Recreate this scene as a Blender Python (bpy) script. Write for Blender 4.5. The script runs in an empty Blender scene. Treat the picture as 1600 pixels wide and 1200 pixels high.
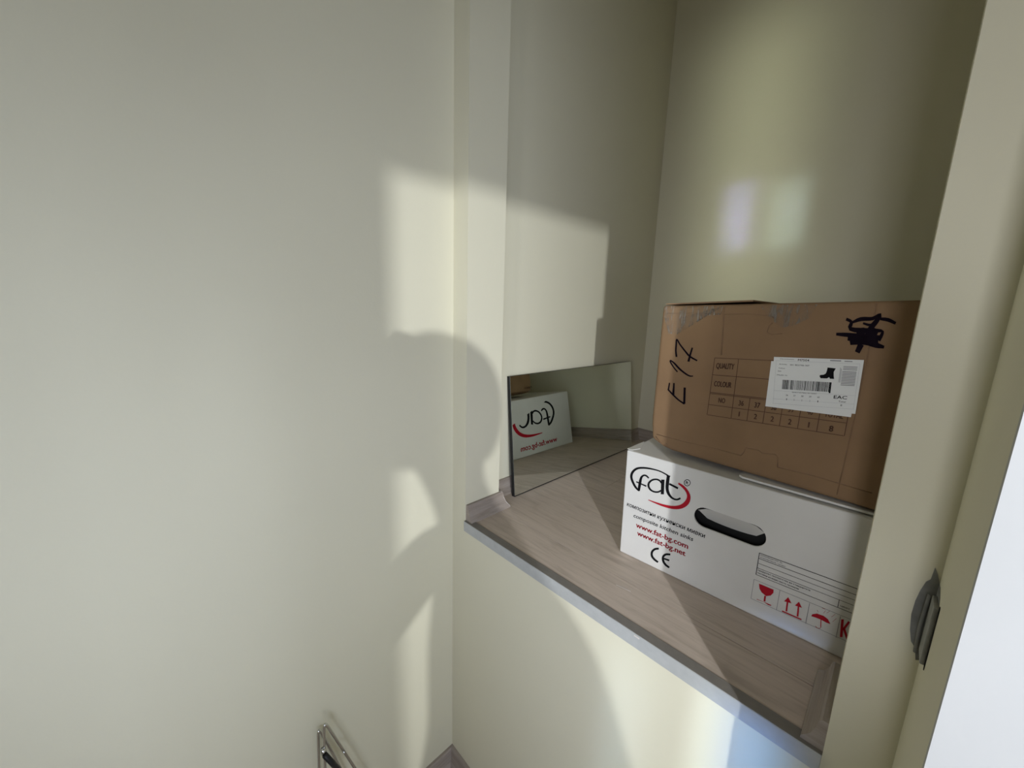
import bpy, bmesh, math, random
from mathutils import Vector, Matrix
random.seed(3)
scene = bpy.context.scene
COL = scene.collection

# ---------------------------------------------------------------- camera
cam_data = bpy.data.cameras.new('camera'); cam = bpy.data.objects.new('camera', cam_data); COL.objects.link(cam)
cam_data.sensor_fit = 'HORIZONTAL'; cam_data.sensor_width = 36.0; cam_data.lens = 600.0/1600.0*36.0
cam_data.clip_start = 0.01
CAM = Vector((.8807, -.6343, .6))
ROT = Matrix(((0.6982071, -0.1506877, 0.6998571), (0.7152567, 0.1055332, -0.6908478), (0.0302441, 0.9829323, 0.1814644)))
cam.matrix_world = Matrix.Translation(CAM) @ ROT.to_4x4()
scene.camera = cam

# ---------------------------------------------------------------- light
world = bpy.data.worlds.new('world'); scene.world = world; world.use_nodes = True
bgn = world.node_tree.nodes['Background']; bgn.inputs[0].default_value = (.75, .86, 1, 1); bgn.inputs[1].default_value = .35
def lamp(name, kind, loc, aim, power, color, size=.1, size_y=None, spread=None):
    d = bpy.data.lights.new(name, kind); d.energy = power; d.color = color
    if kind == 'AREA':
        d.size = size
        if size_y: d.shape = 'RECTANGLE'; d.size_y = size_y
        if spread: d.spread = math.radians(spread)
    else: d.shadow_soft_size = size
    o = bpy.data.objects.new(name, d); COL.objects.link(o); o.location = loc
    o.rotation_euler = (Vector(aim)-Vector(loc)).to_track_quat('-Z', 'Y').to_euler()
    return o
SUN_Z = .78
lamp('low_sun_reflection', 'POINT', (2.154, -1.316, SUN_Z), (0, 0, .5), 122.0, (.93, .96, 1), .014)
lamp('doorway_daylight', 'AREA', (2.30, -1.40, .10), (0, -.2, .1), 48.0, (.76, .83, 1), 1.4, 1.0)
lamp('left_wall_fill', 'AREA', (1.18, -1.12, .42), (0, -.36, .20), 3.1, (.72, .80, 1), .4, .5, 100)  # unseen fill light added to brighten the left wall
lamp('pillar_fill', 'AREA', (1.08, -1.8, .72), (.88, .0, .42), 2.6, (.88, .90, 1), .2, .7, 80)  # added fill from behind the camera, lifts the pillar and boxes
lamp('blue_stripe_lamp', 'AREA', (.80, -1.55, -.32), (.805, 0, -.32), .14, (.12, .38, 1), .085, .62, 4)  # unseen lamp added to throw the blue stripe on the low wall
lamp('bright_stripe_lamp', 'AREA', (.74, -1.55, -.32), (.738, 0, -.32), .035, (.75, .88, 1), .04, .62, 3)  # added narrow lamp for the bright stripe, no opening behind it
lamp('pale_stripe_lamp', 'AREA', (.59, -1.55, -.30), (.59, 0, -.30), .03, (.6, .78, 1), .07, .5, 6)  # added lamp that throws the pale stripe below the ledge
lamp('mauve_light_patch', 'AREA', (1.06, -1.9, 1.1), (.335, 1.14, 1.0), .036, (.40, .42, 1), .11, .26, 1.6)  # unseen narrow lamp added to cast the mauve patch on the back wall
lamp('mint_light_patch', 'AREA', (1.04, -1.9, 1.1), (.50, 1.14, 0.99), .022, (.62, .85, 1), .11, .24, 1.8)  # second added lamp, casts the paler patch beside it
lamp('back_wall_streak_lamp', 'AREA', (1.0, -1.9, 1.1), (.36, 1.14, 1.15), .28, (.95, 1, .78), .3, 1.1, 9)  # added soft lamp that lightens the niche back wall
scene.view_settings.view_transform = 'Standard'; scene.view_settings.look = 'None'
scene.view_settings.gamma = 1; scene.view_settings.use_curve_mapping = False
scene.view_settings.exposure = 0.12
cy = scene.cycles
cy.max_bounces = 10; cy.diffuse_bounces = 7; cy.glossy_bounces = 5; cy.transparent_max_bounces = 8
cy.caustics_reflective = True; cy.blur_glossy = 0.3; cy.sample_clamp_indirect = 4

# ---------------------------------------------------------------- materials
def new_mat(name):
    m = bpy.data.materials.new(name); m.use_nodes = True
    nt = m.node_tree; return m, nt, nt.nodes['Principled BSDF']
def N(nt, t, **kw):
    n = nt.nodes.new(t)
    for k, v in kw.items(): setattr(n, k, v)
    return n
def simple(name, col, rough=.6, metal=0, noise=.04, nscale=30, bump=.0, bscale=200, spec=.3, coords='Object', stretch=(1, 1, 1)):
    m, nt, b = new_mat(name)
    tc = N(nt, 'ShaderNodeTexCoord'); mp = N(nt, 'ShaderNodeMapping'); mp.inputs['Scale'].default_value = stretch
    nt.links.new(tc.outputs[coords], mp.inputs[0])
    no = N(nt, 'ShaderNodeTexNoise'); no.inputs['Scale'].default_value = nscale; no.inputs['Detail'].default_value = 4
    nt.links.new(mp.outputs[0], no.inputs['Vector'])
    cr = N(nt, 'ShaderNodeValToRGB')
    cr.color_ramp.elements[0].position = .3; cr.color_ramp.elements[1].position = .7
    cr.color_ramp.elements[0].color = tuple(max(0, c*(1-noise)) for c in col)+(1,)
    cr.color_ramp.elements[1].color = tuple(min(1, c*(1+noise)) for c in col)+(1,)
    nt.links.new(no.outputs['Fac'], cr.inputs[0]); nt.links.new(cr.outputs[0], b.inputs['Base Color'])
    b.inputs['Roughness'].default_value = rough; b.inputs['Metallic'].default_value = metal
    b.inputs['Specular IOR Level'].default_value = spec
    if bump:
        n2 = N(nt, 'ShaderNodeTexNoise'); n2.inputs['Scale'].default_value = bscale; n2.inputs['Detail'].default_value = 3
        nt.links.new(mp.outputs[0], n2.inputs['Vector'])
        bp = N(nt, 'ShaderNodeBump'); bp.inputs['Strength'].default_value = bump; bp.inputs['Distance'].default_value = .002
        nt.links.new(n2.outputs['Fac'], bp.inputs['Height']); nt.links.new(bp.outputs[0], b.inputs['Normal'])
    return m
M = {}
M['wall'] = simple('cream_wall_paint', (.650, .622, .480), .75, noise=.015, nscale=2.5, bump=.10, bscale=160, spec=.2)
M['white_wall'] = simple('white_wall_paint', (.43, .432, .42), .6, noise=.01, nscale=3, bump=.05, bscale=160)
M['ceiling'] = simple('ceiling_paint', (.74, .72, .66), .8, noise=.01, nscale=3)
def wood(name, base, dark, light, seed, axis='x', kn=.75):
    m, nt, b = new_mat(name)
    tc = N(nt, 'ShaderNodeTexCoord'); mp = N(nt, 'ShaderNodeMapping')
    mp.inputs['Scale'].default_value = (2.2, 26, 26) if axis == 'x' else (26, 2.2, 26); mp.inputs['Location'].default_value = (seed, seed*1.7, 0)
    nt.links.new(tc.outputs['Object'], mp.inputs[0])
    g = N(nt, 'ShaderNodeTexNoise'); g.inputs['Scale'].default_value = 3.0; g.inputs['Detail'].default_value = 8; g.inputs['Roughness'].default_value = .65; g.inputs['Distortion'].default_value = .6
    nt.links.new(mp.outputs[0], g.inputs['Vector'])
    cr = N(nt, 'ShaderNodeValToRGB'); e = cr.color_ramp.elements
    e[0].position = .30; e[0].color = dark+(1,); e[1].position = .68; e[1].color = light+(1,)
    mid = e.new(.47); mid.color = base+(1,)
    nt.links.new(g.outputs['Fac'], cr.inputs[0])
    mp2 = N(nt, 'ShaderNodeMapping'); mp2.inputs['Scale'].default_value = (4.0, 11, 11) if axis == 'x' else (11, 4, 11); mp2.inputs['Location'].default_value = (seed*2.1, seed, 0)
    nt.links.new(tc.outputs['Object'], mp2.inputs[0])
    k = N(nt, 'ShaderNodeTexNoise'); k.inputs['Scale'].default_value = 1.4; k.inputs['Detail'].default_value = 3; k.inputs['Distortion'].default_value = .8
    nt.links.new(mp2.outputs[0], k.inputs['Vector'])
    kr = N(nt, 'ShaderNodeValToRGB'); kr.color_ramp.elements[0].position = .56; kr.color_ramp.elements[0].color = (0, 0, 0, 1)
    kr.color_ramp.elements[1].position = .76; kr.color_ramp.elements[1].color = (kn, kn, kn, 1)
    nt.links.new(k.outputs['Fac'], kr.inputs[0])
    mx = N(nt, 'ShaderNodeMixRGB'); mx.blend_type = 'MIX'
    nt.links.new(kr.outputs[0], mx.inputs[0]); nt.links.new(cr.outputs[0], mx.inputs[1]); mx.inputs[2].default_value = tuple(c*.85 for c in dark)+(1,)
    nt.links.new(mx.outputs[0], b.inputs['Base Color'])
    b.inputs['Roughness'].default_value = .48; b.inputs['Specular IOR Level'].default_value = .35
    bp = N(nt, 'ShaderNodeBump'); bp.inputs['Strength'].default_value = .12; bp.inputs['Distance'].default_value = .0015
    nt.links.new(g.outputs['Fac'], bp.inputs['Height']); nt.links.new(bp.outputs[0], b.inputs['Normal'])
    return m
WB, WD, WL = (.50, .42, .35), (.40, .33, .27), (.56, .47, .395)
woods = [wood('greige_oak_laminate_%d' % i, WB, WD, WL, 3.1*i+1) for i in range(4)]
M['skirt_wood'] = wood('skirting_oak', (.30, .255, .215), (.235, .195, .16), (.37, .32, .275), 7.7, 'x', .3)
M['skirt_wood_y'] = wood('skirting_oak_lengthwise', (.30, .255, .215), (.235, .195, .16), (.37, .32, .275), 7.7, 'y', .3)
M['cut_edge'] = simple('pale_cut_edge', (.40, .36, .32), .8, noise=.15, nscale=120)
M['trim_metal'] = simple('matt_grey_edging', (.40, .41, .40), .42, metal=.0, noise=.05, nscale=60, spec=.5)
M['trim_top'] = simple('edging_lip_grey', (.19, .175, .155), .5, noise=.06, nscale=60)
M['card_white'] = simple('white_carton', (.65, .64, .605), .62, noise=.02, nscale=14, bump=.08, bscale=90)
M['card_brown'] = simple('brown_cardboard', (.235, .147, .080), .78, noise=.07, nscale=9, bump=.25, bscale=70, spec=.15)
M['card_brown_dark'] = simple('cardboard_crease', (.235, .148, .088), .85, noise=.1, nscale=40, spec=.1)
M['card_inner'] = simple('carton_inside', (.30, .29, .27), .9, noise=.1, nscale=40)
M['black_print'] = simple('black_print', (.008, .008, .009), .8, noise=.1, spec=.08)
M['red_print'] = simple('red_print', (.40, .014, .026), .8, noise=.08, spec=.08)
M['pale_red_print'] = simple('pale_red_print', (.42, .24, .24), .7, noise=.08)
M['brown_print'] = simple('brown_ink_print', (.085, .040, .024), .75, noise=.2, nscale=60)
M['marker'] = simple('black_marker_ink', (.008, .005, .009), .9, noise=.2, nscale=80, spec=.05)
M['sticker'] = simple('white_sticker', (.72, .73, .71), .45, noise=.02, nscale=20)
M['grey_print'] = simple('grey_print', (.22, .22, .23), .6, noise=.1)
M['light_print'] = simple('light_print_line', (.48, .49, .50), .6, noise=.1)
M['black_edge'] = simple('black_mirror_back', (.012, .012, .012), .5, noise=.1)
M['chrome'] = simple('chrome_wire', (.62, .62, .60), .18, metal=1, noise=.03)
M['black_plastic'] = simple('black_plastic', (.015, .015, .015), .4, noise=.1)
M['plaster'] = simple('grey_plaster', (.19, .19, .175), .9, noise=.22, nscale=50, bump=.5, bscale=60)
M['grey_metal'] = simple('dull_grey_metal', (.27, .27, .25), .5, metal=.3, noise=.15, nscale=60, bump=.2, bscale=90)
M['dark_gap'] = simple('dark_slot', (.02, .018, .016), .9, noise=.1)
M['scuff_glint'] = simple('pale_scuff_and_glint', (.62, .57, .52), .6, noise=.1)
m, nt, b = new_mat('mirror_silver'); b.inputs['Metallic'].default_value = 1; b.inputs['Roughness'].default_value = .012
_n = N(nt, 'ShaderNodeTexNoise'); _n.inputs['Scale'].default_value = 3; _r = N(nt, 'ShaderNodeValToRGB')
_r.color_ramp.elements[0].color = (.80, .84, .80, 1); _r.color_ramp.elements[1].color = (.83, .87, .83, 1)
nt.links.new(_n.outputs['Fac'], _r.inputs[0]); nt.links.new(_r.outputs[0], b.inputs['Base Color']); M['mirror'] = m
# clear tape: thin, glossy, mostly see-through
m, nt, b = new_mat('clear_tape'); b.inputs['Base Color'].default_value = (.74, .70, .64, 1); b.inputs['Roughness'].default_value = .12
b.inputs['Alpha'].default_value = .16; b.inputs['Specular IOR Level'].default_value = 1.0
_n = N(nt, 'ShaderNodeTexNoise'); _n.inputs['Scale'].default_value = 55; _n.inputs['Distortion'].default_value = 2
_b = N(nt, 'ShaderNodeBump'); _b.inputs['Strength'].default_value = 1; _b.inputs['Distance'].default_value = .006
nt.links.new(_n.outputs['Fac'], _b.inputs['Height'])
_c = N(nt, 'ShaderNodeTexCoord'); _m = N(nt, 'ShaderNodeMapping'); _m.inputs['Scale'].default_value = (130, 130, 22); nt.links.new(_c.outputs['Object'], _m.inputs[0])
_w = N(nt, 'ShaderNodeTexNoise'); _w.inputs['Scale'].default_value = 1; _w.inputs['Distortion'].default_value = 1.2; nt.links.new(_m.outputs[0], _w.inputs['Vector'])
_a = N(nt, 'ShaderNodeValToRGB'); _a.color_ramp.elements[0].position = .48; _a.color_ramp.elements[0].color = (.06, .06, .06, 1); _a.color_ramp.elements[1].position = .72; _a.color_ramp.elements[1].color = (.75, .75, .75, 1)  # pale opaque streaks painted in place of glints on the tape
nt.links.new(_w.outputs['Fac'], _a.inputs[0]); nt.links.new(_a.outputs[0], b.inputs['Alpha']); nt.links.new(_b.outputs[0], b.inputs['Normal']); M['tape'] = m
M['skin'] = simple('skin', (.58, .38, .29), .55, noise=.05)
M['sweater'] = simple('grey_sweater', (.20, .21, .24), .9, noise=.15, nscale=60, bump=.4)
M['jeans'] = simple('dark_jeans', (.05, .07, .12), .9, noise=.2, nscale=80)
M['hair'] = simple('brown_hair', (.06, .035, .02), .6, noise=.3, nscale=60, stretch=(1, 1, .2))

# ---------------------------------------------------------------- mesh helpers
def tag(o, label=None, cat=None, group=None, kind=None):
    if label: o['label'] = label
    if cat: o['category'] = cat
    if group: o['group'] = group
    if kind: o['kind'] = kind
    return o
def link(name, me, mat, parent=None, smooth=False):
    if mat is not None and len(me.materials) == 0:
        for mm in (mat if isinstance(mat, (list, tuple)) else [mat]): me.materials.append(mm)
    o = bpy.data.objects.new(name, me); COL.objects.link(o)
    if parent: o.parent = parent
    if smooth:
        for p in me.polygons: p.use_smooth = True
    return o
def empty(name, loc=(0, 0, 0), rz=0):
    o = bpy.data.objects.new(name, None); COL.objects.link(o); o.location = loc; o.rotation_euler = (0, 0, rz); o.empty_display_size = .05
    return o
def from_bm(name, bm, mat, parent=None, smooth=False):
    bmesh.ops.recalc_face_normals(bm, faces=bm.faces)
    me = bpy.data.meshes.new(name); bm.to_mesh(me); bm.free()
    return link(name, me, mat, parent, smooth)
def bm_box(bm, x0, x1, y0, y1, z0, z1, bev=0, seg=2):
    r = bmesh.ops.create_cube(bm, size=1)
    for v in r['verts']:
        v.co = Vector((x0+(v.co.x+.5)*(x1-x0), y0+(v.co.y+.5)*(y1-y0), z0+(v.co.z+.5)*(z1-z0)))
    if bev:
        es = list({e for v in r['verts'] for e in v.link_edges})
        bmesh.ops.bevel(bm, geom=es, offset=bev, segments=seg, affect='EDGES', profile=.6)
def box(name, x0, x1, y0, y1, z0, z1, mat, parent=None, bev=0, seg=2):
    bm = bmesh.new(); bm_box(bm, x0, x1, y0, y1, z0, z1, bev, seg); return from_bm(name, bm, mat, parent)
def bm_prism(bm, pts, z0, z1, f=lambda x, y, z: Vector((x, y, z))):
    lo = [bm.verts.new(f(x, y, z0)) for x, y in pts]; hi = [bm.verts.new(f(x, y, z1)) for x, y in pts]
    bm.faces.new(lo[::-1]); bm.faces.new(hi)
    n = len(pts)
    for i in range(n): bm.faces.new((lo[i], lo[(i+1) % n], hi[(i+1) % n], hi[i]))
def tube(bm, pts, r, seg=8, closed=False):
    pts = [Vector(p) for p in pts]; rings = []
    n = len(pts)
    prev = None
    for i, p in enumerate(pts):
        a = pts[i-1] if (i or closed) else p; b2 = pts[(i+1) % n] if (i < n-1 or closed) else p
        d = (b2-a).normalized()
        up = prev if prev else (Vector((0, 0, 1)) if abs(d.z) < .9 else Vector((1, 0, 0)))
        s = d.cross(up).normalized(); t = s.cross(d).normalized(); prev = t
        rings.append([bm.verts.new(p+r*(math.cos(2*math.pi*k/seg)*s+math.sin(2*math.pi*k/seg)*t)) for k in range(seg)])
    for i in range(n-1 if not closed else n):
        A, B2 = rings[i], rings[(i+1) % n]
        for k in range(seg): bm.faces.new((A[k], A[(k+1) % seg], B2[(k+1) % seg], B2[k]))
    if not closed:
        bm.faces.new(rings[0][::-1]); bm.faces.new(rings[-1])

# ---------------------------------------------------------------- the setting
# floor level z = -.92, shelf top z = 0, front wall plane y = 0, left wall plane x = 0
ZF, ZC = -.92, 2.35
def struct(name, label, pieces, mat, bev=0):
    bm = bmesh.new()
    for p in pieces: bm_box(bm, *p, bev)
    return tag(from_bm(name, bm, mat), label, kind='structure')
def struct_prism(name, label, polys, z0, z1, mat):
    bm = bmesh.new()
    for p in polys: bm_prism(bm, p, z0, z1)
    return tag(from_bm(name, bm, mat), label, kind='structure')
# partition with the doorway: runs 20 degrees off the y direction
TH = math.radians(20); DV = Vector((math.sin(TH), math.cos(TH))); NV = Vector((DV.y, -DV.x)); PA = Vector((1.5035, -.976))
def pl(t, s=0): q = PA+DV*t+NV*s; return (q.x, q.y)
struct('wall_left', 'cream painted wall filling the left of the room', [(-.12, 0, -2.5, 0, ZF, ZC)], M['wall'])
# niche: pillar returns 0.13 deep, then the niche widens by 0.064 on both sides; back wall at y = 1.14
struct_prism('wall_front', 'cream wall with narrow pillars framing the raised niche',
             [[(-.12, 0), (.062, 0), (.062, .13), (-.002, .13), (-.12, .13)], [(.886, 0), (.95, 0), (1.05, 0), (1.05, .13), (.886, .13)]], -.03, ZC, M['wall'])
struct_prism('wall_front', 'cream low wall below the wooden ledge', [[(-.12, 0), (1.05, 0), (1.05, .13), (-.12, .13)]], ZF, -.03, M['wall'])
struct('wall_left', 'cream left side wall inside the niche', [(-.12, -.002, .13, 1.26, -.03, ZC)], M['wall'])
struct('wall_back', 'cream back wall of the niche', [(-.002, .95, 1.14, 1.26, -.03, ZC)], M['wall'])
struct('wall_right', 'cream right side wall inside the niche', [(.95, 1.05, .13, 1.26, -.03, ZC)], M['wall'])
# right pier: its short side is cream, its front face brilliant white
pier = struct('wall_right', 'cream pier side next to the niche', [(.95, 1.05, -.1575, 0, ZF, ZC)], M['wall'])
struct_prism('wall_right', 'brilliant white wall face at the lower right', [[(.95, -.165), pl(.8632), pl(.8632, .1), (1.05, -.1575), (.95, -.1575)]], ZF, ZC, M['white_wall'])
T0, T1, TE = 0.0, .72, .863
HZ = .8193
bm = bmesh.new()
bm_prism(bm, [pl(-1.62), pl(T0), pl(T0, .03), pl(-1.62, .03)], ZF, ZC)
bm_prism(bm, [pl(T1), pl(TE), pl(TE, .03), pl(T1, .03)], ZF, ZC)
bm_prism(bm, [pl(T0), pl(T1), pl(T1, .03), pl(T0, .03)], HZ, ZC)
tag(from_bm('wall_right', bm, M['wall']), 'cream partition with an open doorway behind the camera', kind='structure')
struct('wall_back', 'cream wall behind the camera', [(-.12, 3.0, -2.62, -2.5, ZF, ZC)], M['wall'])
struct('floor', 'greige oak laminate floor', [(-.12, 3.0, -2.62, .13, ZF-.05, ZF)], woods[0])
struct('ceiling', 'off white ceiling', [(-.12, 3.0, -2.62, 1.26, ZC, ZC+.05)], M['ceiling'])

# skirting boards: foot-shaped profile (distance from wall, height)
PROF = [(0, 0), (.027, 0), (.026, .007), (.017, .018), (.0125, .032), (.010, .046), (.007, .050), (0, .050)]
def skirting(name, label, p0, p1, nrm, z, mitre0=0, mitre1=0, h=1.0, prof=PROF):
    """profile swept p0 -> p1 along the wall; nrm points into the room; mitre: +1 outer corner, -1 inner corner"""
    p0, p1, nrm = Vector(p0), Vector(p1), Vector(nrm); d = (p1-p0).normalized()
    bm = bmesh.new(); A = []; B2 = []
    for (t, hh) in prof:
        a = p0+nrm*t-d*t*mitre0; b2 = p1+nrm*t+d*t*mitre1
        A.append(bm.verts.new((a.x, a.y, z+hh*h))); B2.append(bm.verts.new((b2.x, b2.y, z+hh*h)))
    n = len(prof)
    fa = bm.faces.new(A[::-1]); fb = bm.faces.new(B2)
    fa.material_index = 1 if mitre0 == 0 else 0; fb.material_index = 1 if mitre1 == 0 else 0
    for i in range(n): bm.faces.new((A[i], A[(i+1) % n], B2[(i+1) % n], B2[i]))
    o = from_bm(name, bm, [M['skirt_wood_y' if abs(d.y) > .5 else 'skirt_wood'], M['skirt_wood' if abs(d.y) > .5 else 'skirt_wood_y']])
    return tag(o, label, kind='structure')
skirting('trim_1', 'oak skirting on the left niche pillar', (.062, .002), (.062, .13), (1, 0), 0, 0, 1)
skirting('trim_2', 'oak skirting on the back of the left pillar', (.062, .13), (-.002, .13), (0, 1), 0, 1, -1)
skirting('baseboard_left', 'oak skirting along the left side of the niche', (-.002, .13), (-.002, 1.14), (1, 0), 0, -1, -1)
skirting('baseboard_back', 'oak skirting along the back of the niche', (-.002, 1.14), (.95, 1.14), (0, -1), 0, -1, -1)
skirting('baseboard_right', 'oak skirting along the right side of the niche', (.95, 1.14), (.95, .13), (-1, 0), 0, -1, -1)
skirting('trim_3', 'oak skirting on the back of the right pillar', (.95, .13), (.886, .13), (0, 1), 0, -1, 1)
skirting('trim_4', 'oak skirting on the right niche pillar', (.886, .13), (.886, .002), (-1, 0), 0, 1, 0)
skirting('baseboard_left', 'oak skirting at the foot of the left wall', (0, -2.5), (0, 0), (1, 0), ZF, -1, -1, 1.2)
skirting('baseboard_front', 'oak skirting at the foot of the low front wall', (0, 0), (.95, 0), (0, -1), ZF, -1, -1, 1.2)
# pale caulk bead where the pillar skirting turns the corner
bm = bmesh.new(); tube(bm, [(.0625, .1345, .050), (.069, .1375, .0495), (.0735, .1405, .034), (.079, .146, .018), (.0865, .153, .008), (.0895, .156, .002)], .0016, 6)
tag(from_bm('trim_5', bm, M['cut_edge'], None, True), 'pale sealed joint on the pillar skirting corner', kind='structure')

# ledge: laminate planks with a grey metal edging
ledge = tag(empty('wooden_ledge', (.474, .5, 0)), 'greige oak laminate ledge with grey metal front edging, under both boxes', 'shelf')
def lc(o):  # child of the ledge keeps world coordinates
    o.matrix_parent_inverse = Matrix.Translation((-.474, -.5, 0)); return o
G = .0009
rows = [(.0175, .118), (.118, .313), (.313, .508), (.508, .703), (.703, .898), (.898, 1.139)]
cuts = [[], [], [.52], [.21], [.63], [.34]]
for ri, (ya, yb) in enumerate(rows):
    xa, xb = (.0625, .8855) if ri == 0 else (-.001, .949)
    xs = [xa]+cuts[ri]+[xb]
    for j in range(len(xs)-1):
        x0, x1 = xs[j]+G, xs[j+1]-G
        bm = bmesh.new()
        if ri == 1: pts = [(.0625, ya+G), (.8855, ya+G), (.8855, .1305), (.949, .1305), (.949, yb-G), (-.001, yb-G), (-.001, .1305), (.0625, .1305)]
        else: pts = [(x0, ya+G), (x1, ya+G), (x1, yb-G), (x0, yb-G)]
        bm_prism(bm, pts, -.012, 0)
        lc(from_bm('plank', bm, woods[(ri*2+j*3+1) % 4], ledge))
bm = bmesh.new(); bm_prism(bm, [(.0625, .004), (.8855, .004), (.8855, .131), (.949, .131), (.949, 1.139), (-.001, 1.139), (-.001, .131), (.0625, .131)], -.0295, -.0125)
lc(from_bm('backing_board', bm, M['card_inner'], ledge))
bm = bmesh.new(); bm_box(bm, .0622, .8858, -.006, .0035, -.0290, .0012, .0008, 1)
lc(tag(from_bm('edge_trim', bm, M['trim_metal'], ledge), 'pale grey metal front edging'))
bm = bmesh.new(); bm_box(bm, .0622, .8858, -.0045, .0172, .0012, .0020)
lc(tag(from_bm('edging_lip', bm, M['trim_top'], ledge), 'dark grey lip of the edging'))
# scuff on the ledge, and a pale chip painted as a glint on the edging
bm = bmesh.new(); bm_prism(bm, [(.504, .089), (.537, .0945), (.537, .0962), (.504, .0908)], .00005, .0004)
lc(from_bm('scuff_glint_mark', bm, M['scuff_glint'], ledge))
bm = bmesh.new(); bm_prism(bm, [(.552, -.0063), (.575, -.0063), (.571, -.0063), (.56, -.0063)], -.012, -.006) if False else bm_box(bm, .600, .611, -.0063, -.0058, -.0045, -.0020)
lc(from_bm('scuff_glint_mark', bm, M['scuff_glint'], ledge))

# ---------------------------------------------------------------- printing helpers (flat print on real faces)
def ribbons(bm, strokes, f):
    for L, R in strokes:
        a = [bm.verts.new(f(*p)) for p in L]; b2 = [bm.verts.new(f(*p)) for p in R]
        for i in range(len(a)-1):
            bm.faces.new((a[i], a[i+1], b2[i+1], b2[i]))
def polys(bm, pp, f):
    for p in pp:
        bm.faces.new([bm.verts.new(f(*q)) for q in p])
def rect(bm, x0, x1, z0, z1, f):
    bm.faces.new([bm.verts.new(f(*q)) for q in ((x0, z0), (x1, z0), (x1, z1), (x0, z1))])
def line(bm, a, b2, w, f):
    a, b2 = Vector(a), Vector(b2); d = (b2-a).normalized(); n = Vector((-d.y, d.x))*w/2
    bm.faces.new([bm.verts.new(f(*q)) for q in (a-n, b2-n, b2+n, a+n)])
_tc = {}
def glyphs(text, bold=0, shear=0):
    k = (text, bold, shear)
    if k not in _tc:
        cu = bpy.data.curves.new('t', 'FONT'); cu.body = text; cu.size = 1; cu.shear = shear;  cu.resolution_u = 3; cu.fill_mode = 'FRONT'
        ob = bpy.data.objects.new('t', cu); COL.objects.link(ob)
        bpy.context.view_layer.update()
        me = bpy.data.meshes.new_from_object(ob.evaluated_get(bpy.context.evaluated_depsgraph_get()))
        vs = [v.co.xy.copy() for v in me.vertices]; fs = [tuple(p.vertices) for p in me.polygons]
        bpy.data.objects.remove(ob); bpy.data.curves.remove(cu); bpy.data.meshes.remove(me)
        _tc[k] = (vs, fs)
    return _tc[k]
def text(bm, s, x0, x1, z0, h, f, bold=0, shear=0, slope=0, capref=True):
    """text from x0 to x1 on baseline z0 with capital height h (0.7 em)"""
    vs, fs = glyphs(s, 0, shear)
    if not vs: return
    mn = min(v.x for v in vs); mx = max(v.x for v in vs)
    sx = (x1-x0)/(mx-mn); sz = h/.70
    passes = [(0, 0)] if not bold else [(-1, 0), (1, 0), (0, 1), (0, -1)]
    for qi, (ox, oz) in enumerate(passes):
        nv = []
        for v in vs:
            x = x0+(v.x-mn)*sx; p = f(x+ox*bold*h*.8, z0+v.y*sz+slope*(x-x0)+oz*bold*h*.6)
            nv.append(bm.verts.new(p))
        for fc in fs:
            try: bm.faces.new([nv[i] for i in fc])
            except ValueError: pass
def print_part(name, bm, mat, parent, label=None):
    me = bpy.data.meshes.new(name); bm.to_mesh(me); bm.free(); o = link(name, me, mat, parent)
    return tag(o, label) if label else o
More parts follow.
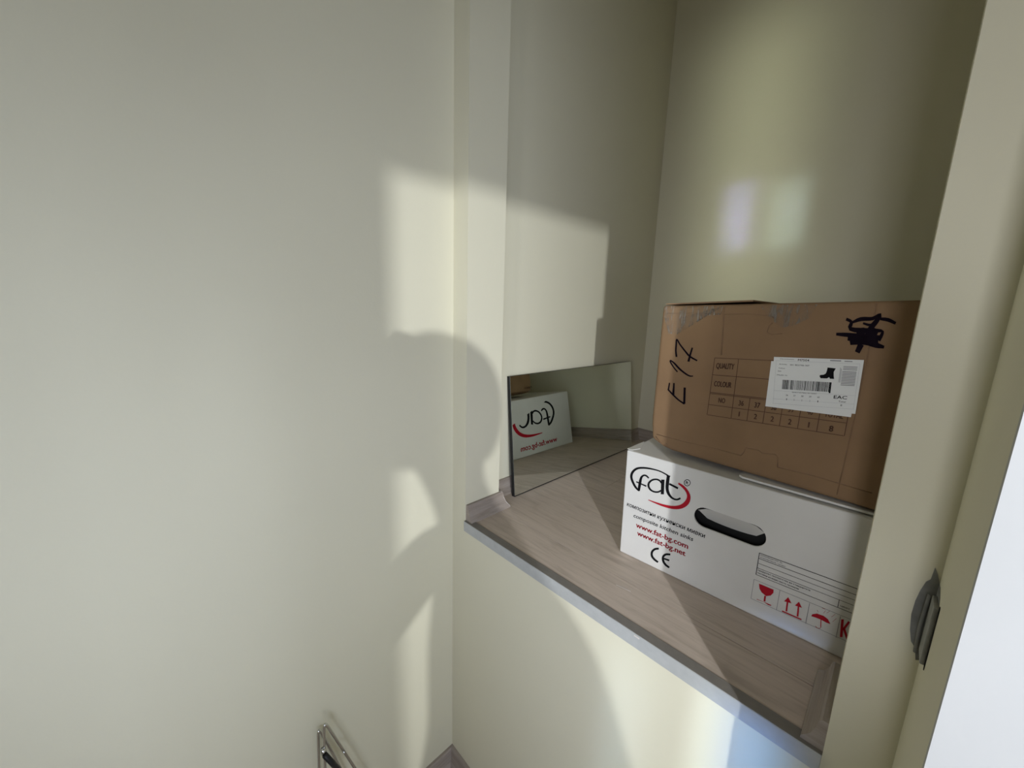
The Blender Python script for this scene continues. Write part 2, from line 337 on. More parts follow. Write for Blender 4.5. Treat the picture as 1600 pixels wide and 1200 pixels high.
BK = {'logo_black':[[[[0.10111,0.24431],[0.09712,0.24533],[0.09136,0.24676],[0.08556,0.24787],[0.08053,0.2484],[0.07552,0.24858],[0.06996,0.24849],[0.06333,0.24815],[0.05605,0.24752],[0.04898,0.2465],[0.04222,0.24502],[0.03569,0.24313],[0.02991,0.24089],[0.02521,0.23828],[0.02141,0.23528],[0.01819,0.23196],[0.01528,0.22819],[0.01288,0.224],[0.01119,0.21965],[0.01035,0.21525],[0.01028,0.2109],[0.01093,0.20664],[0.01236,0.20255],[0.01439,0.1987],[0.01669,0.19508],[0.01919,0.19149],[0.02202,0.18798],[0.02516,0.18491],[0.02894,0.18246],[0.03283,0.18061],[0.03551,0.17939]],[[0.09985,0.24096],[0.0959,0.24208],[0.09026,0.24362],[0.08465,0.24477],[0.07981,0.24522],[0.07496,0.24527],[0.0695,0.24497],[0.06294,0.24431],[0.05579,0.24329],[0.04895,0.24194],[0.0425,0.24025],[0.03637,0.23823],[0.03124,0.23602],[0.02753,0.2337],[0.02476,0.23123],[0.02237,0.2285],[0.02021,0.22547],[0.01851,0.22227],[0.01734,0.21911],[0.01669,0.21597],[0.01652,0.2127],[0.01689,0.20942],[0.01793,0.2061],[0.01962,0.20265],[0.02165,0.19919],[0.02394,0.19577],[0.02649,0.19247],[0.02909,0.18958],[0.03211,0.1869],[0.03537,0.18447],[0.0377,0.18278]]],[[[0.03866,0.18128],[0.03908,0.18588],[0.03966,0.19235],[0.04014,0.1982],[0.04039,0.20249],[0.04054,0.20608],[0.04077,0.20934],[0.04103,0.21243],[0.04131,0.21503],[0.04182,0.21712],[0.04277,0.2192],[0.04407,0.22117],[0.04538,0.22246],[0.04685,0.22302],[0.04867,0.22307],[0.05043,0.2228],[0.05235,0.22195],[0.05442,0.22058],[0.05592,0.21953]],[[0.03239,0.18012],[0.03259,0.1847],[0.03289,0.19115],[0.0332,0.19698],[0.03347,0.20126],[0.03377,0.20504],[0.03423,0.20861],[0.03482,0.21202],[0.0356,0.21536],[0.03694,0.21867],[0.03895,0.22169],[0.04138,0.22427],[0.04408,0.2262],[0.04693,0.2272],[0.04972,0.2274],[0.05235,0.22696],[0.05479,0.22562],[0.05688,0.22383],[0.05826,0.22258]]],[[[0.02664,0.20017],[0.03034,0.19983],[0.03556,0.19935],[0.04057,0.19884],[0.04523,0.19827],[0.04969,0.19768],[0.05278,0.19726]],[[0.02764,0.2035],[0.03132,0.20313],[0.03652,0.20261],[0.04155,0.20215],[0.04626,0.20178],[0.0508,0.20147],[0.05395,0.20126]]],[[[0.08985,0.22118],[0.08871,0.22243],[0.08693,0.22426],[0.08465,0.22576],[0.08202,0.22654],[0.07908,0.22683],[0.07584,0.22645],[0.07225,0.22531],[0.06845,0.22351],[0.06488,0.22115],[0.06173,0.21811],[0.059,0.2146],[0.05696,0.21099],[0.0558,0.2074],[0.05549,0.20388],[0.05601,0.20058],[0.05735,0.1975],[0.05939,0.19471],[0.06197,0.1925],[0.06508,0.19104],[0.06858,0.1902],[0.0722,0.18998],[0.07596,0.19048],[0.07977,0.19158],[0.08328,0.19314],[0.08636,0.19548],[0.08883,0.19804],[0.09042,0.19978]],[[0.08686,0.2179],[0.08576,0.21911],[0.08423,0.2207],[0.08256,0.2218],[0.08062,0.22237],[0.07833,0.22261],[0.07587,0.2223],[0.07295,0.22128],[0.06976,0.21966],[0.06703,0.2177],[0.06477,0.21524],[0.06279,0.21234],[0.06145,0.20967],[0.06079,0.20743],[0.06061,0.20527],[0.06088,0.20314],[0.0617,0.20083],[0.06307,0.1985],[0.06486,0.19666],[0.06719,0.1954],[0.07005,0.19458],[0.073,0.19432],[0.07611,0.1947],[0.07936,0.19564],[0.0821,0.19685],[0.08438,0.19858],[0.0865,0.2008],[0.08804,0.20247]]],[[[0.08686,0.2277],[0.08961,0.19172]],[[0.09448,0.22997],[0.09661,0.19402]]],[[[0.09738,0.24155],[0.1042,0.23663]],[[0.09858,0.24418],[0.10717,0.24318]]],[[[0.09882,0.24159],[0.09858,0.2376],[0.09826,0.23183],[0.09812,0.22601],[0.09819,0.22056],[0.09845,0.21498],[0.09911,0.20978],[0.10023,0.20534],[0.10174,0.20154],[0.10365,0.19825],[0.10604,0.19545],[0.10876,0.1932],[0.11154,0.19146],[0.11436,0.19021],[0.11724,0.18945],[0.12003,0.18913],[0.12273,0.18917],[0.12545,0.18967],[0.12825,0.19079],[0.13111,0.19287],[0.13369,0.1953],[0.1354,0.19696]],[[0.10567,0.24275],[0.10565,0.23882],[0.10561,0.23324],[0.10562,0.22764],[0.10559,0.22235],[0.10559,0.21712],[0.10591,0.21262],[0.10666,0.209],[0.10773,0.20586],[0.10903,0.20305],[0.11059,0.20042],[0.11243,0.19807],[0.11443,0.19619],[0.11657,0.19488],[0.11886,0.19406],[0.12113,0.19365],[0.12328,0.19362],[0.1253,0.19399],[0.12712,0.19473],[0.12919,0.19634],[0.13142,0.19859],[0.13305,0.20029]]],[[[0.1054,0.22117],[0.12574,0.21735]],[[0.10694,0.22596],[0.12721,0.22208]]]],'logo_red':[[[[0.06114,0.16591],[0.06676,0.16539],[0.07472,0.16466],[0.08254,0.16413],[0.08941,0.16383],[0.0962,0.16372],[0.10293,0.16395],[0.1097,0.16452],[0.11648,0.16546],[0.12302,0.16703],[0.12926,0.1693],[0.13523,0.17226],[0.14076,0.17606],[0.14572,0.18081],[0.14995,0.18624],[0.15315,0.19206],[0.155,0.19814],[0.15558,0.20408],[0.15518,0.20953],[0.15375,0.21426],[0.15151,0.21823],[0.14886,0.22168],[0.1458,0.22487],[0.14229,0.22773],[0.13855,0.23008],[0.13421,0.23179],[0.12979,0.23292],[0.12671,0.23365]],[[0.0616,0.16776],[0.06738,0.16791],[0.07553,0.16814],[0.08349,0.1685],[0.09043,0.16893],[0.09717,0.16949],[0.10375,0.17038],[0.11032,0.17158],[0.11667,0.17309],[0.12245,0.17508],[0.12774,0.17764],[0.13253,0.18061],[0.13647,0.18385],[0.13973,0.18758],[0.14247,0.19172],[0.14453,0.19557],[0.14608,0.19922],[0.14722,0.20314],[0.14768,0.2068],[0.14729,0.21009],[0.14605,0.21343],[0.1442,0.21665],[0.14173,0.21959],[0.13867,0.22222],[0.13549,0.22453],[0.13186,0.22663],[0.12793,0.22845],[0.1251,0.22972]]]],'logo_reg':[[[[0.15003,0.24127],[0.15006,0.24016],[0.14993,0.23898],[0.14964,0.23786],[0.14919,0.23679],[0.14858,0.23576],[0.14789,0.23487],[0.14708,0.23412],[0.14617,0.2335],[0.14524,0.23307],[0.14429,0.23285],[0.14331,0.2328],[0.1424,0.23295],[0.14155,0.23331],[0.14076,0.23387],[0.14011,0.23456],[0.1396,0.23541],[0.13922,0.23642],[0.13901,0.23748],[0.13899,0.2386],[0.13913,0.23979],[0.13942,0.24091],[0.13987,0.24199],[0.14049,0.24303],[0.1412,0.24391],[0.14201,0.24465],[0.14293,0.24527],[0.14386,0.24568],[0.1448,0.2459],[0.14578,0.24593],[0.14669,0.24577],[0.14752,0.24541],[0.1483,0.24485],[0.14895,0.24416],[0.14945,0.24332],[0.14982,0.24231],[0.15003,0.24127]],[[0.15146,0.24176],[0.1515,0.24037],[0.15134,0.23893],[0.15098,0.23752],[0.15041,0.23618],[0.14966,0.23489],[0.14878,0.23376],[0.14775,0.23281],[0.1466,0.23203],[0.14542,0.23148],[0.1442,0.23118],[0.14297,0.23113],[0.1418,0.23132],[0.14072,0.23177],[0.13974,0.23246],[0.13892,0.23334],[0.13828,0.23441],[0.13781,0.23565],[0.13755,0.23698],[0.13752,0.23838],[0.13769,0.23984],[0.13806,0.24126],[0.13864,0.24262],[0.1394,0.2439],[0.1403,0.24503],[0.14134,0.24598],[0.14249,0.24674],[0.14368,0.24727],[0.1449,0.24755],[0.14612,0.24759],[0.14727,0.24738],[0.14834,0.24692],[0.1493,0.24623],[0.15011,0.24536],[0.15074,0.2443],[0.1512,0.24307],[0.15146,0.24176]]]],'ce':[[[[0.0984,0.05744],[0.09625,0.05638],[0.09304,0.05472],[0.0898,0.0525],[0.08704,0.04976],[0.08464,0.04671],[0.0827,0.04345],[0.08134,0.04009],[0.08058,0.03673],[0.08036,0.03349],[0.08061,0.03035],[0.08139,0.02725],[0.08289,0.02444],[0.08521,0.02221],[0.08799,0.02045],[0.09087,0.01909],[0.09406,0.01815],[0.09727,0.0176],[0.09947,0.01725]],[[0.09904,0.05261],[0.09694,0.05147],[0.09412,0.04987],[0.09177,0.04816],[0.09001,0.04625],[0.08836,0.04397],[0.08713,0.0418],[0.08634,0.03977],[0.08586,0.03767],[0.08571,0.03555],[0.0859,0.03336],[0.08643,0.03125],[0.08738,0.0294],[0.08904,0.0277],[0.09134,0.02609],[0.09377,0.02473],[0.09648,0.02366],[0.09938,0.02283],[0.10146,0.02228]]],[[[0.12651,0.05574],[0.12421,0.05494],[0.12084,0.05371],[0.11751,0.05203],[0.11473,0.04989],[0.1123,0.04735],[0.1103,0.04439],[0.10891,0.04111],[0.10815,0.0377],[0.10802,0.0343],[0.1085,0.03089],[0.10953,0.02752],[0.11108,0.02454],[0.11317,0.0222],[0.11565,0.02039],[0.11829,0.01899],[0.12135,0.01804],[0.12447,0.0175],[0.1266,0.01717]],[[0.12654,0.05073],[0.12428,0.04984],[0.12119,0.04858],[0.11864,0.04718],[0.11689,0.04568],[0.11541,0.04401],[0.11437,0.04237],[0.11367,0.04066],[0.11322,0.0387],[0.11314,0.03659],[0.1135,0.03414],[0.11431,0.03152],[0.11545,0.02927],[0.11698,0.02744],[0.11897,0.02583],[0.1211,0.02449],[0.12365,0.02343],[0.12645,0.02264],[0.12847,0.0221]]],[[[0.11267,0.03358],[0.12523,0.03475]],[[0.11355,0.03817],[0.12616,0.03967]]]],'glass':[[[0.30359,0.07574],[0.32875,0.07632],[0.32912,0.06936],[0.32567,0.06132],[0.31853,0.0559],[0.31031,0.0596],[0.30582,0.06555]],[[0.31548,0.05532],[0.31853,0.0559],[0.31888,0.0432],[0.31579,0.0428]],[[0.30423,0.04104],[0.3287,0.0421],[0.32933,0.04006],[0.32398,0.03921],[0.31637,0.04119],[0.30441,0.03966]]],'arrows':[[[0.35305,0.07395],[0.35947,0.06419],[0.34776,0.06182]],[[0.35197,0.06271],[0.35444,0.06349],[0.35538,0.04348],[0.35268,0.04298]],[[0.36992,0.07402],[0.37585,0.06444],[0.36506,0.06292]],[[0.36929,0.06388],[0.37174,0.06422],[0.37327,0.043],[0.37045,0.04284]],[[0.34735,0.04108],[0.3786,0.04173],[0.37831,0.03897],[0.34735,0.03845]]],'umbrella':[[[0.39116,0.05605],[0.39212,0.06078],[0.39853,0.06621],[0.40777,0.06731],[0.4143,0.06474],[0.41916,0.05734],[0.4139,0.0566],[0.4052,0.05774],[0.39817,0.05732]],[[0.40492,0.05756],[0.40612,0.05788],[0.40767,0.04341],[0.40646,0.04306]]],'umb_lines':[[[[0.40727,0.04392],[0.40698,0.04276],[0.40656,0.04122],[0.40597,0.04008],[0.40499,0.03933],[0.4037,0.03879],[0.40255,0.03866],[0.40157,0.03919],[0.40063,0.04018],[0.39998,0.04093]],[[0.40795,0.04373],[0.40765,0.04254],[0.40716,0.04079],[0.40633,0.03923],[0.40509,0.03825],[0.40365,0.03765],[0.4023,0.03751],[0.40112,0.03813],[0.40012,0.03918],[0.39945,0.03994]]],[[[0.40342,0.08116],[0.40804,0.08133]],[[0.4035,0.08184],[0.40812,0.08201]]],[[[0.41478,0.08211],[0.41114,0.07535]],[[0.41509,0.08174],[0.41145,0.07499]]],[[[0.40897,0.07952],[0.40685,0.07258]],[[0.40935,0.07934],[0.40724,0.0724]]],[[[0.42258,0.08034],[0.41846,0.07216]],[[0.42289,0.08],[0.41877,0.07182]]],[[[0.4251,0.07306],[0.42114,0.06382]],[[0.42543,0.07277],[0.42147,0.06353]]],[[[0.39738,0.07304],[0.3997,0.06995]],[[0.39771,0.07359],[0.40002,0.07051]]]],'kletter':[[[[0.43174,0.07552],[0.43481,0.04046]],[[0.43501,0.07723],[0.4381,0.04231]]],[[[0.44092,0.07786],[0.43574,0.05793]],[[0.44364,0.07679],[0.4385,0.0569]]],[[[0.43606,0.05926],[0.44378,0.04121]],[[0.43865,0.06253],[0.44635,0.04453]]]],'e17':[[[[0.00518,0.16137],[0.00379,0.14502]],[[0.00823,0.16132],[0.00729,0.14501]]],[[[0.00301,0.14431],[0.00661,0.14134],[0.01176,0.13713],[0.01701,0.13309],[0.02192,0.12963],[0.02693,0.12634],[0.03193,0.12338],[0.0374,0.12067],[0.04276,0.11833],[0.04647,0.11674]],[[0.00534,0.14704],[0.00902,0.14419],[0.01424,0.14015],[0.01947,0.13624],[0.02421,0.13274],[0.02897,0.12935],[0.0337,0.1264],[0.03899,0.12387],[0.04433,0.12173],[0.04807,0.12028]]],[[[0.01578,0.16251],[0.01598,0.13443]],[[0.0192,0.16283],[0.02156,0.13509]]],[[[0.0412,0.15602],[0.04425,0.11835]],[[0.04611,0.15667],[0.04917,0.11916]]],[[[0.0239,0.19074],[0.02161,0.19272],[0.01834,0.19558],[0.01506,0.19876],[0.01177,0.20243],[0.00842,0.20646],[0.00596,0.20977],[0.00455,0.21207],[0.00402,0.21327],[0.00313,0.21252],[0.00467,0.21186],[0.00787,0.20999],[0.01156,0.20745],[0.01562,0.20404],[0.02025,0.19987],[0.02516,0.19591],[0.03036,0.19243],[0.03568,0.18927],[0.04052,0.18669],[0.04468,0.18477],[0.04841,0.18341],[0.0519,0.18265],[0.05523,0.18284],[0.05799,0.18364],[0.05979,0.18424]],[[0.02192,0.18853],[0.01961,0.19052],[0.01629,0.19344],[0.01287,0.19672],[0.00941,0.20046],[0.00589,0.20454],[0.00324,0.20801],[0.00166,0.21076],[0.00097,0.21327],[0.00313,0.21545],[0.00605,0.21472],[0.00975,0.21296],[0.01389,0.21045],[0.01828,0.20704],[0.02299,0.203],[0.02771,0.19923],[0.03264,0.19584],[0.03771,0.19262],[0.04229,0.18997],[0.04615,0.18798],[0.04949,0.18655],[0.05235,0.18568],[0.05502,0.18552],[0.05753,0.18588],[0.05934,0.1862]]],[[[0.01884,0.22429],[0.01787,0.22786],[0.01655,0.23291],[0.01553,0.23788],[0.01513,0.24234],[0.01501,0.24686],[0.01491,0.25139],[0.01443,0.25662],[0.01399,0.26155],[0.01342,0.26261],[0.01346,0.26153],[0.01627,0.25737],[0.01972,0.25269],[0.02366,0.24829],[0.02804,0.24361],[0.03246,0.23908],[0.03665,0.23468],[0.04099,0.23032],[0.04602,0.22642],[0.05251,0.22321],[0.0593,0.22066],[0.06402,0.21896]],[[0.01472,0.22332],[0.01387,0.22694],[0.01269,0.23215],[0.01175,0.23742],[0.01133,0.24219],[0.01117,0.24685],[0.0111,0.2513],[0.01075,0.25647],[0.01048,0.26176],[0.01221,0.2657],[0.01605,0.26345],[0.01898,0.25913],[0.02231,0.25467],[0.02617,0.25051],[0.03059,0.24599],[0.03508,0.24159],[0.03936,0.23733],[0.0436,0.2333],[0.04812,0.22981],[0.05404,0.22665],[0.06052,0.22385],[0.06511,0.22192]]],[[[0.04887,0.24841],[0.04817,0.24496],[0.04716,0.23993],[0.04608,0.23445],[0.0449,0.2281],[0.04367,0.22131],[0.0428,0.2165]],[[0.05239,0.24764],[0.05177,0.24418],[0.05089,0.23918],[0.05004,0.23374],[0.04926,0.2274],[0.04852,0.22058],[0.048,0.21575]]]],'scribble':[[[[0.29496,0.29029],[0.29924,0.28978],[0.30562,0.28907],[0.31427,0.28844],[0.32736,0.28794],[0.3423,0.28752],[0.35268,0.28725]],[[0.29451,0.29505],[0.29871,0.29538],[0.305,0.2958],[0.31361,0.29589],[0.32671,0.29535],[0.34168,0.29453],[0.35207,0.29394]]],[[[0.30401,0.31635],[0.30621,0.31529],[0.30895,0.31385],[0.31006,0.31301],[0.30959,0.31116],[0.30847,0.30613],[0.31142,0.29956],[0.31821,0.29717],[0.3264,0.29617],[0.334,0.2959],[0.34073,0.29681],[0.34679,0.29837],[0.35072,0.29893],[0.35116,0.29883],[0.35077,0.29837],[0.35029,0.29623],[0.34952,0.29328],[0.34826,0.28991],[0.3473,0.28743]],[[0.30485,0.32113],[0.30714,0.3201],[0.31056,0.31837],[0.31398,0.31465],[0.3142,0.30932],[0.31349,0.30571],[0.31341,0.30561],[0.31799,0.30499],[0.32558,0.30501],[0.33285,0.30498],[0.33943,0.30476],[0.34587,0.30453],[0.3508,0.30374],[0.35394,0.30105],[0.35448,0.29718],[0.3542,0.29425],[0.35366,0.29069],[0.3527,0.28678],[0.35201,0.28407]]],[[[0.31413,0.31189],[0.31683,0.3131],[0.3206,0.31471],[0.32441,0.31594],[0.32866,0.31647],[0.33369,0.31681],[0.33848,0.31783],[0.34244,0.32073],[0.34535,0.32393],[0.34499,0.32504],[0.34346,0.32626],[0.3419,0.32254],[0.34015,0.31864],[0.33849,0.31541],[0.33652,0.31177],[0.33472,0.30743],[0.33316,0.30249],[0.33197,0.29684],[0.33221,0.29002],[0.33492,0.28344],[0.33831,0.27864],[0.34057,0.27573]],[[0.31248,0.31523],[0.31477,0.31734],[0.31823,0.3203],[0.32251,0.32264],[0.32751,0.32324],[0.33257,0.32307],[0.33652,0.32343],[0.33973,0.32551],[0.34271,0.32844],[0.34647,0.32954],[0.34779,0.32373],[0.34668,0.31894],[0.34537,0.31427],[0.34383,0.3104],[0.34222,0.30687],[0.34128,0.30334],[0.34113,0.29915],[0.3415,0.29496],[0.34208,0.29235],[0.34313,0.28957],[0.34512,0.2855],[0.34679,0.28229]]],[[[0.34696,0.31821],[0.34936,0.31774],[0.35267,0.31706],[0.35579,0.3162],[0.35907,0.31485],[0.36265,0.31316],[0.3652,0.31193]],[[0.34655,0.32263],[0.34893,0.32274],[0.35241,0.3228],[0.35617,0.32213],[0.35999,0.32014],[0.36359,0.31763],[0.36605,0.31585]]],[[[0.31927,0.30375],[0.32258,0.28951]],[[0.32945,0.30574],[0.33273,0.29167]]],[[[0.31136,0.28278],[0.31621,0.28205],[0.3231,0.28103],[0.33016,0.28019],[0.3376,0.27965],[0.34515,0.27926],[0.35038,0.27901]],[[0.31071,0.28981],[0.31544,0.29033],[0.32214,0.29106],[0.32901,0.29166],[0.33631,0.29204],[0.34377,0.2923],[0.34894,0.29246]]],[[[0.31614,0.27557],[0.32127,0.27628],[0.32825,0.27714],[0.33414,0.2773],[0.3386,0.2764],[0.34339,0.27482],[0.34811,0.27347],[0.35232,0.27308],[0.35573,0.27317],[0.35802,0.27328]],[[0.31439,0.28197],[0.31915,0.28422],[0.326,0.28722],[0.3331,0.28874],[0.33948,0.28731],[0.34479,0.28453],[0.34895,0.28217],[0.35259,0.28042],[0.35585,0.2788],[0.3581,0.27768]]],[[[0.32576,0.27982],[0.32359,0.26549]],[[0.33331,0.27605],[0.32983,0.26247]]],[[[0.33211,0.28546],[0.34491,0.28112]],[[0.33566,0.30904],[0.34797,0.30233]]],[[[0.32665,0.31125],[0.32938,0.30996],[0.33334,0.30826],[0.33731,0.30779],[0.34033,0.30997],[0.3424,0.3131],[0.34369,0.31529]],[[0.327,0.31429],[0.32973,0.31345],[0.3334,0.31242],[0.33616,0.31223],[0.33817,0.31349],[0.34029,0.31581],[0.34183,0.31761]]]]}

# ---------------------------------------------------------------- white sink carton (local axes: x along its front, y depth, z up)
wb = tag(empty('cardboard_box', (.443, .209, .0006), math.atan(.0325)),
         'white printed carton with black handle slot, standing on the wooden ledge, under the brown one', 'box')
WL_, WD_, WH_ = .498, .775, .276
bm = bmesh.new(); bm_box(bm, 0, WL_, 0, WD_, 0, WH_, .0035, 3)
bm.faces.ensure_lookup_table()
ff = max((f for f in bm.faces if f.normal.y < -.99 or abs(f.normal.y) > .99 and f.calc_center_median().y < .01), key=lambda f: f.calc_area())
ov = list(ff.verts); oe = list(ff.edges); bmesh.ops.delete(bm, geom=[ff], context='FACES_ONLY')
hx0, hx1, hz0, hz1 = .1665, .3035, .1495, .1955; hr = (hz1-hz0)/2
loop = []
for cx, a0 in ((hx1-hr, -90), (hx0+hr, 90)):
    for k in range(13):
        a = math.radians(a0+k*15); loop.append((cx+hr*math.cos(a), (hz0+hz1)/2+hr*math.sin(a)))
hv = [bm.verts.new((x, 0, z)) for x, z in loop]
he = [bm.edges.new((hv[i], hv[(i+1) % len(hv)])) for i in range(len(hv))]
bmesh.ops.triangle_fill(bm, edges=oe+he, use_beauty=True)
hb = [bm.verts.new((x, .004, z)) for x, z in loop]
for i in range(len(hv)): bm.faces.new((hv[i], hv[(i+1) % len(hv)], hb[(i+1) % len(hv)], hb[i]))
# crushed top left corner
for v in bm.verts:
    dx, dz = v.co.x, WH_-v.co.z
    if v.co.y < .01 and dx < .006 and dz < .03: v.co.x -= .004; v.co.z -= .001
from_bm('carton_body', bm, M['card_white'], wb)
# black liner added to stand in for the shade behind the slot
bm = bmesh.new(); bm_box(bm, .012, WL_-.012, .030, WD_-.02, .012, .262)
tag(from_bm('dark_liner', bm, M['black_plastic'], wb), 'black liner added as shade behind the slot')
bm = bmesh.new()  # slot flap folded inwards from the top edge of the slot
Lr = []
for k in range(9):
    t = k/8; x = hx0+.006+t*(hx1-hx0-.010); e = math.sin(math.pi*t)**.25 if 0 < t < 1 else 0
    Lr.append((x, e))
fr = [bm.verts.new((x, .0045, hz1-.001-.012*(1-e))) for x, e in Lr]; bk = [bm.verts.new((x, .006+.020*e, hz1-.012-.026*e)) for x, e in Lr]
for i in range(8): bm.faces.new((fr[i], fr[i+1], bk[i+1], bk[i]))
tag(from_bm('slot_flap', bm, M['card_white'], wb), 'white cut-out flap folded into the slot')
# overlapping lid sheet
bm = bmesh.new(); bm_prism(bm, [(.246, .0125), (.496, .0085), (.496, .40), (.243, .40), (.238, .020)], .2795, .2835)
from_bm('lid_flap', bm, M['card_white'], wb)
bm = bmesh.new(); bm_prism(bm, [(-.006, .005), (.006, .003), (.016, .03), (.006, .06), (-.002, .09)], .2758, .2774)
tag(from_bm('torn_corner', bm, M['card_white'], wb), 'crumpled torn corner of the lid')
ED = .0005
F = lambda x, z: (x, -ED, z)
def part_print(name, strokes, mat, f=F, parent=wb, label=None, ps=None):
    bm = bmesh.new()
    if strokes: ribbons(bm, strokes, f)
    if ps: polys(bm, ps, f)
    return print_part(name, bm, mat, parent, label)
def front_logo(f, tagtext):
    bm = bmesh.new(); ribbons(bm, BK['logo_black'], f); ribbons(bm, BK['logo_reg'], f)
    rx, rz = BK['logo_reg'][0][0][0]
    cxs = [p[0] for p in BK['logo_reg'][0][0]]; czs = [p[1] for p in BK['logo_reg'][0][0]]
    cx, cz = (min(cxs)+max(cxs))/2, (min(czs)+max(czs))/2
    text(bm, 'R', cx-.0027, cx+.0029, cz-.0034, .0068, f, .03)
    a = print_part('logo_lettering', bm, M['black_print'], wb, 'black '+tagtext)
    b2 = part_print('logo_swoosh', BK['logo_red'], M['red_print'], f, wb, 'red swoosh of the '+tagtext)
front_logo(F, 'round logo on the front')
def tpart(s, x0, x1, z, h, mat, f=F, bold=0, shear=0, slope=0, parent=wb, name='lettering'):
    bm = bmesh.new(); text(bm, s, x0, x1, z, h, f, bold, shear, slope); return print_part(name, bm, M[mat], parent)
tpart('композитни кухненски мивки', .0085, .1945, .1312, .0105, 'black_print', bold=.022, shear=.15, slope=-.025)
tpart('composite kitchen sinks', .0290, .1715, .1085, .0100, 'black_print', bold=.022, shear=.15)
tpart('www.fat-bg.com', .0375, .1625, .0853, .0128, 'red_print', bold=.05)
tpart('www.fat-bg.net', .0425, .1590, .0653, .0128, 'red_print', bold=.05)
part_print('ce_mark', BK['ce'], M['black_print'])
# logo repeated twice as large on the left side face
cth, sth = math.cos(math.atan(.0325)), math.sin(math.atan(.0325))
xa_, za_ = .0095, .210
G2 = lambda x, z: (-ED, (.868-.209)-(x-xa_)*2.0, .179+(z-za_)*2.0)
front_logo(G2, 'large round logo on the left side')
def side_text(s, y0, y1, z, h, mat, bold=0):
    bm = bmesh.new(); text(bm, s, 0, y0-y1, z, h, lambda x, zz: (-ED, y0-x, zz), bold); return print_part('lettering', bm, M[mat], wb)
side_text('www.fat-bg.com', .655, .402, .030, .026, 'red_print', .05)
# address table
bm = bmesh.new(); sl = .02
TZ = [(.1410, .0012), (.1290, .0010), (.1185, .0008), (.1080, .0008), (.0925, .0010)]
for z, w in TZ: line(bm, (.2960, z), (.494, z+sl*.198), w, F)
line(bm, (.2962, .0925), (.2962, .1410), .0012, F); line(bm, (.494, .0965), (.494, .145), .0012, F); line(bm, (.424, .095), (.424, .1102), .0008, F)
print_part('table_lines', bm, M['black_print'], wb)
bm = bmesh.new()
text(bm, 'производител: fat', .2985, .335, .1365, .0028, F, slope=sl); text(bm, 'комплектация / модел', .2985, .3405, .1315, .0028, F, slope=sl)
text(bm, 'продуктът съответства на стандартите', .2985, .383, .1025, .0030, F, .03, slope=sl)
text(bm, 'поставен на видно място, проверен', .2985, .366, .0965, .0030, F, .03, slope=sl)
text(bm, 'цвят', .427, .440, .0995, .003, F, slope=sl)
tag(print_part('small_print', bm, M['black_print'], wb), kind='stuff')
# handling symbols
bm = bmesh.new()
for z in (.0806, .0362): line(bm, (.2944, z), (.494, z+.003), .0008, F)
for x in (.2944, .3386, .3854, .4300, .492): line(bm, (x, .0362), (x, .0806), .0008, F)
print_part('symbol_frame', bm, M['grey_print'], wb)
part_print('glass_symbol', None, M['red_print'], ps=BK['glass'])
part_print('arrow_symbol', None, M['red_print'], ps=BK['arrows'])
part_print('umbrella_symbol', BK['umb_lines'], M['red_print'], ps=BK['umbrella'])
part_print('letter_symbol', BK['kletter'], M['red_print'])

# ---------------------------------------------------------------- brown shoe carton
bb = tag(empty('cardboard_box', (.5, .257, .2885), math.atan(-.064)),
         'brown cardboard carton marked E 17 with white sticker, on top of the white carton', 'box')
BL_, BD_, BH_ = .418, .545, .340
S0 = -.0300
bm = bmesh.new(); bm_box(bm, S0, BL_, 0, BD_, 0, BH_, .009, 3)
bmesh.ops.subdivide_edges(bm, edges=[e for e in bm.edges if e.calc_length() > .1], cuts=16, use_grid_fill=True)
from mathutils import noise
for v in bm.verts:
    c = v.co
    n = noise.noise_vector(c*9)*.0012
    if c.y > .012: c += n*1.5
    c.z += .0105*max(0, (c.x)/.4)*(c.z/BH_)           # lid bulges towards the right
    k = max(0, 1-(c.x-S0)/.045)*max(0, 1-c.z/.06)
    c.z += .017*k; c.x += .006*k                       # battered lower left corner
from_bm('carton_body', bm, M['card_brown'], bb, True)
BF = lambda s, h, e=.0008: (s, -e, h)
def crease(pts, r=.0007):
    bm = bmesh.new(); tube(bm, [(a, -.0001, b2) for a, b2 in pts], r*1.4, 6); return from_bm('crease', bm, M['card_brown_dark'], bb, True)
crease([(.1062, .337), (.1090, .29), (.1124, .238)], .0009)
crease([(-.018, .322), (.03, .3235), (.10, .3225)], .0007); crease([(.107, .3225), (.15, .324), (.19, .3215), (.20, .316)], .0006)
crease([(.3385, .345), (.3400, .25), (.3385, .12), (.336, .01)], .0006)
crease([(-.012, .030), (.06, .030), (.12, .0335), (.176, .0335)], .0006); crease([(.176, .0335), (.1795, .040), (.183, .0525), (.206, .0535), (.213, .050), (.236, .054), (.2405, .048), (.242, .030)], .0007)
crease([(.242, .030), (.30, .032), (.38, .030)], .0006)
crease([(.197, .308), (.192, .303), (.190, .290), (.198, .286), (.215, .289)], .0006)
crease([(-.014, .024), (.002, .010), (.016, .0125)], .0008)
bm = bmesh.new()   # top flap end that stands up a little
bm_prism(bm, [(-.022, .001), (.158, .001), (.158, .25), (-.022, .25)], 0, .003, lambda x, y, z: Vector((x, y, z+.3415+.0070*max(0, x)/.158)))
from_bm('top_flap', bm, M['card_brown_dark'], bb)
def tape(pts, e=.0011, label=None):
    bm = bmesh.new(); bm.faces.new([bm.verts.new((a, -e-.0004*random.random(), b2)) for a, b2 in pts])
    bmesh.ops.triangulate(bm, faces=bm.faces)
    bmesh.ops.subdivide_edges(bm, edges=bm.edges, cuts=5, use_grid_fill=True)
    for v in bm.verts: v.co.y -= .0012*abs(noise.noise(v.co*90))
    return tag(from_bm('clear_tape', bm, M['tape'], bb, True), label)
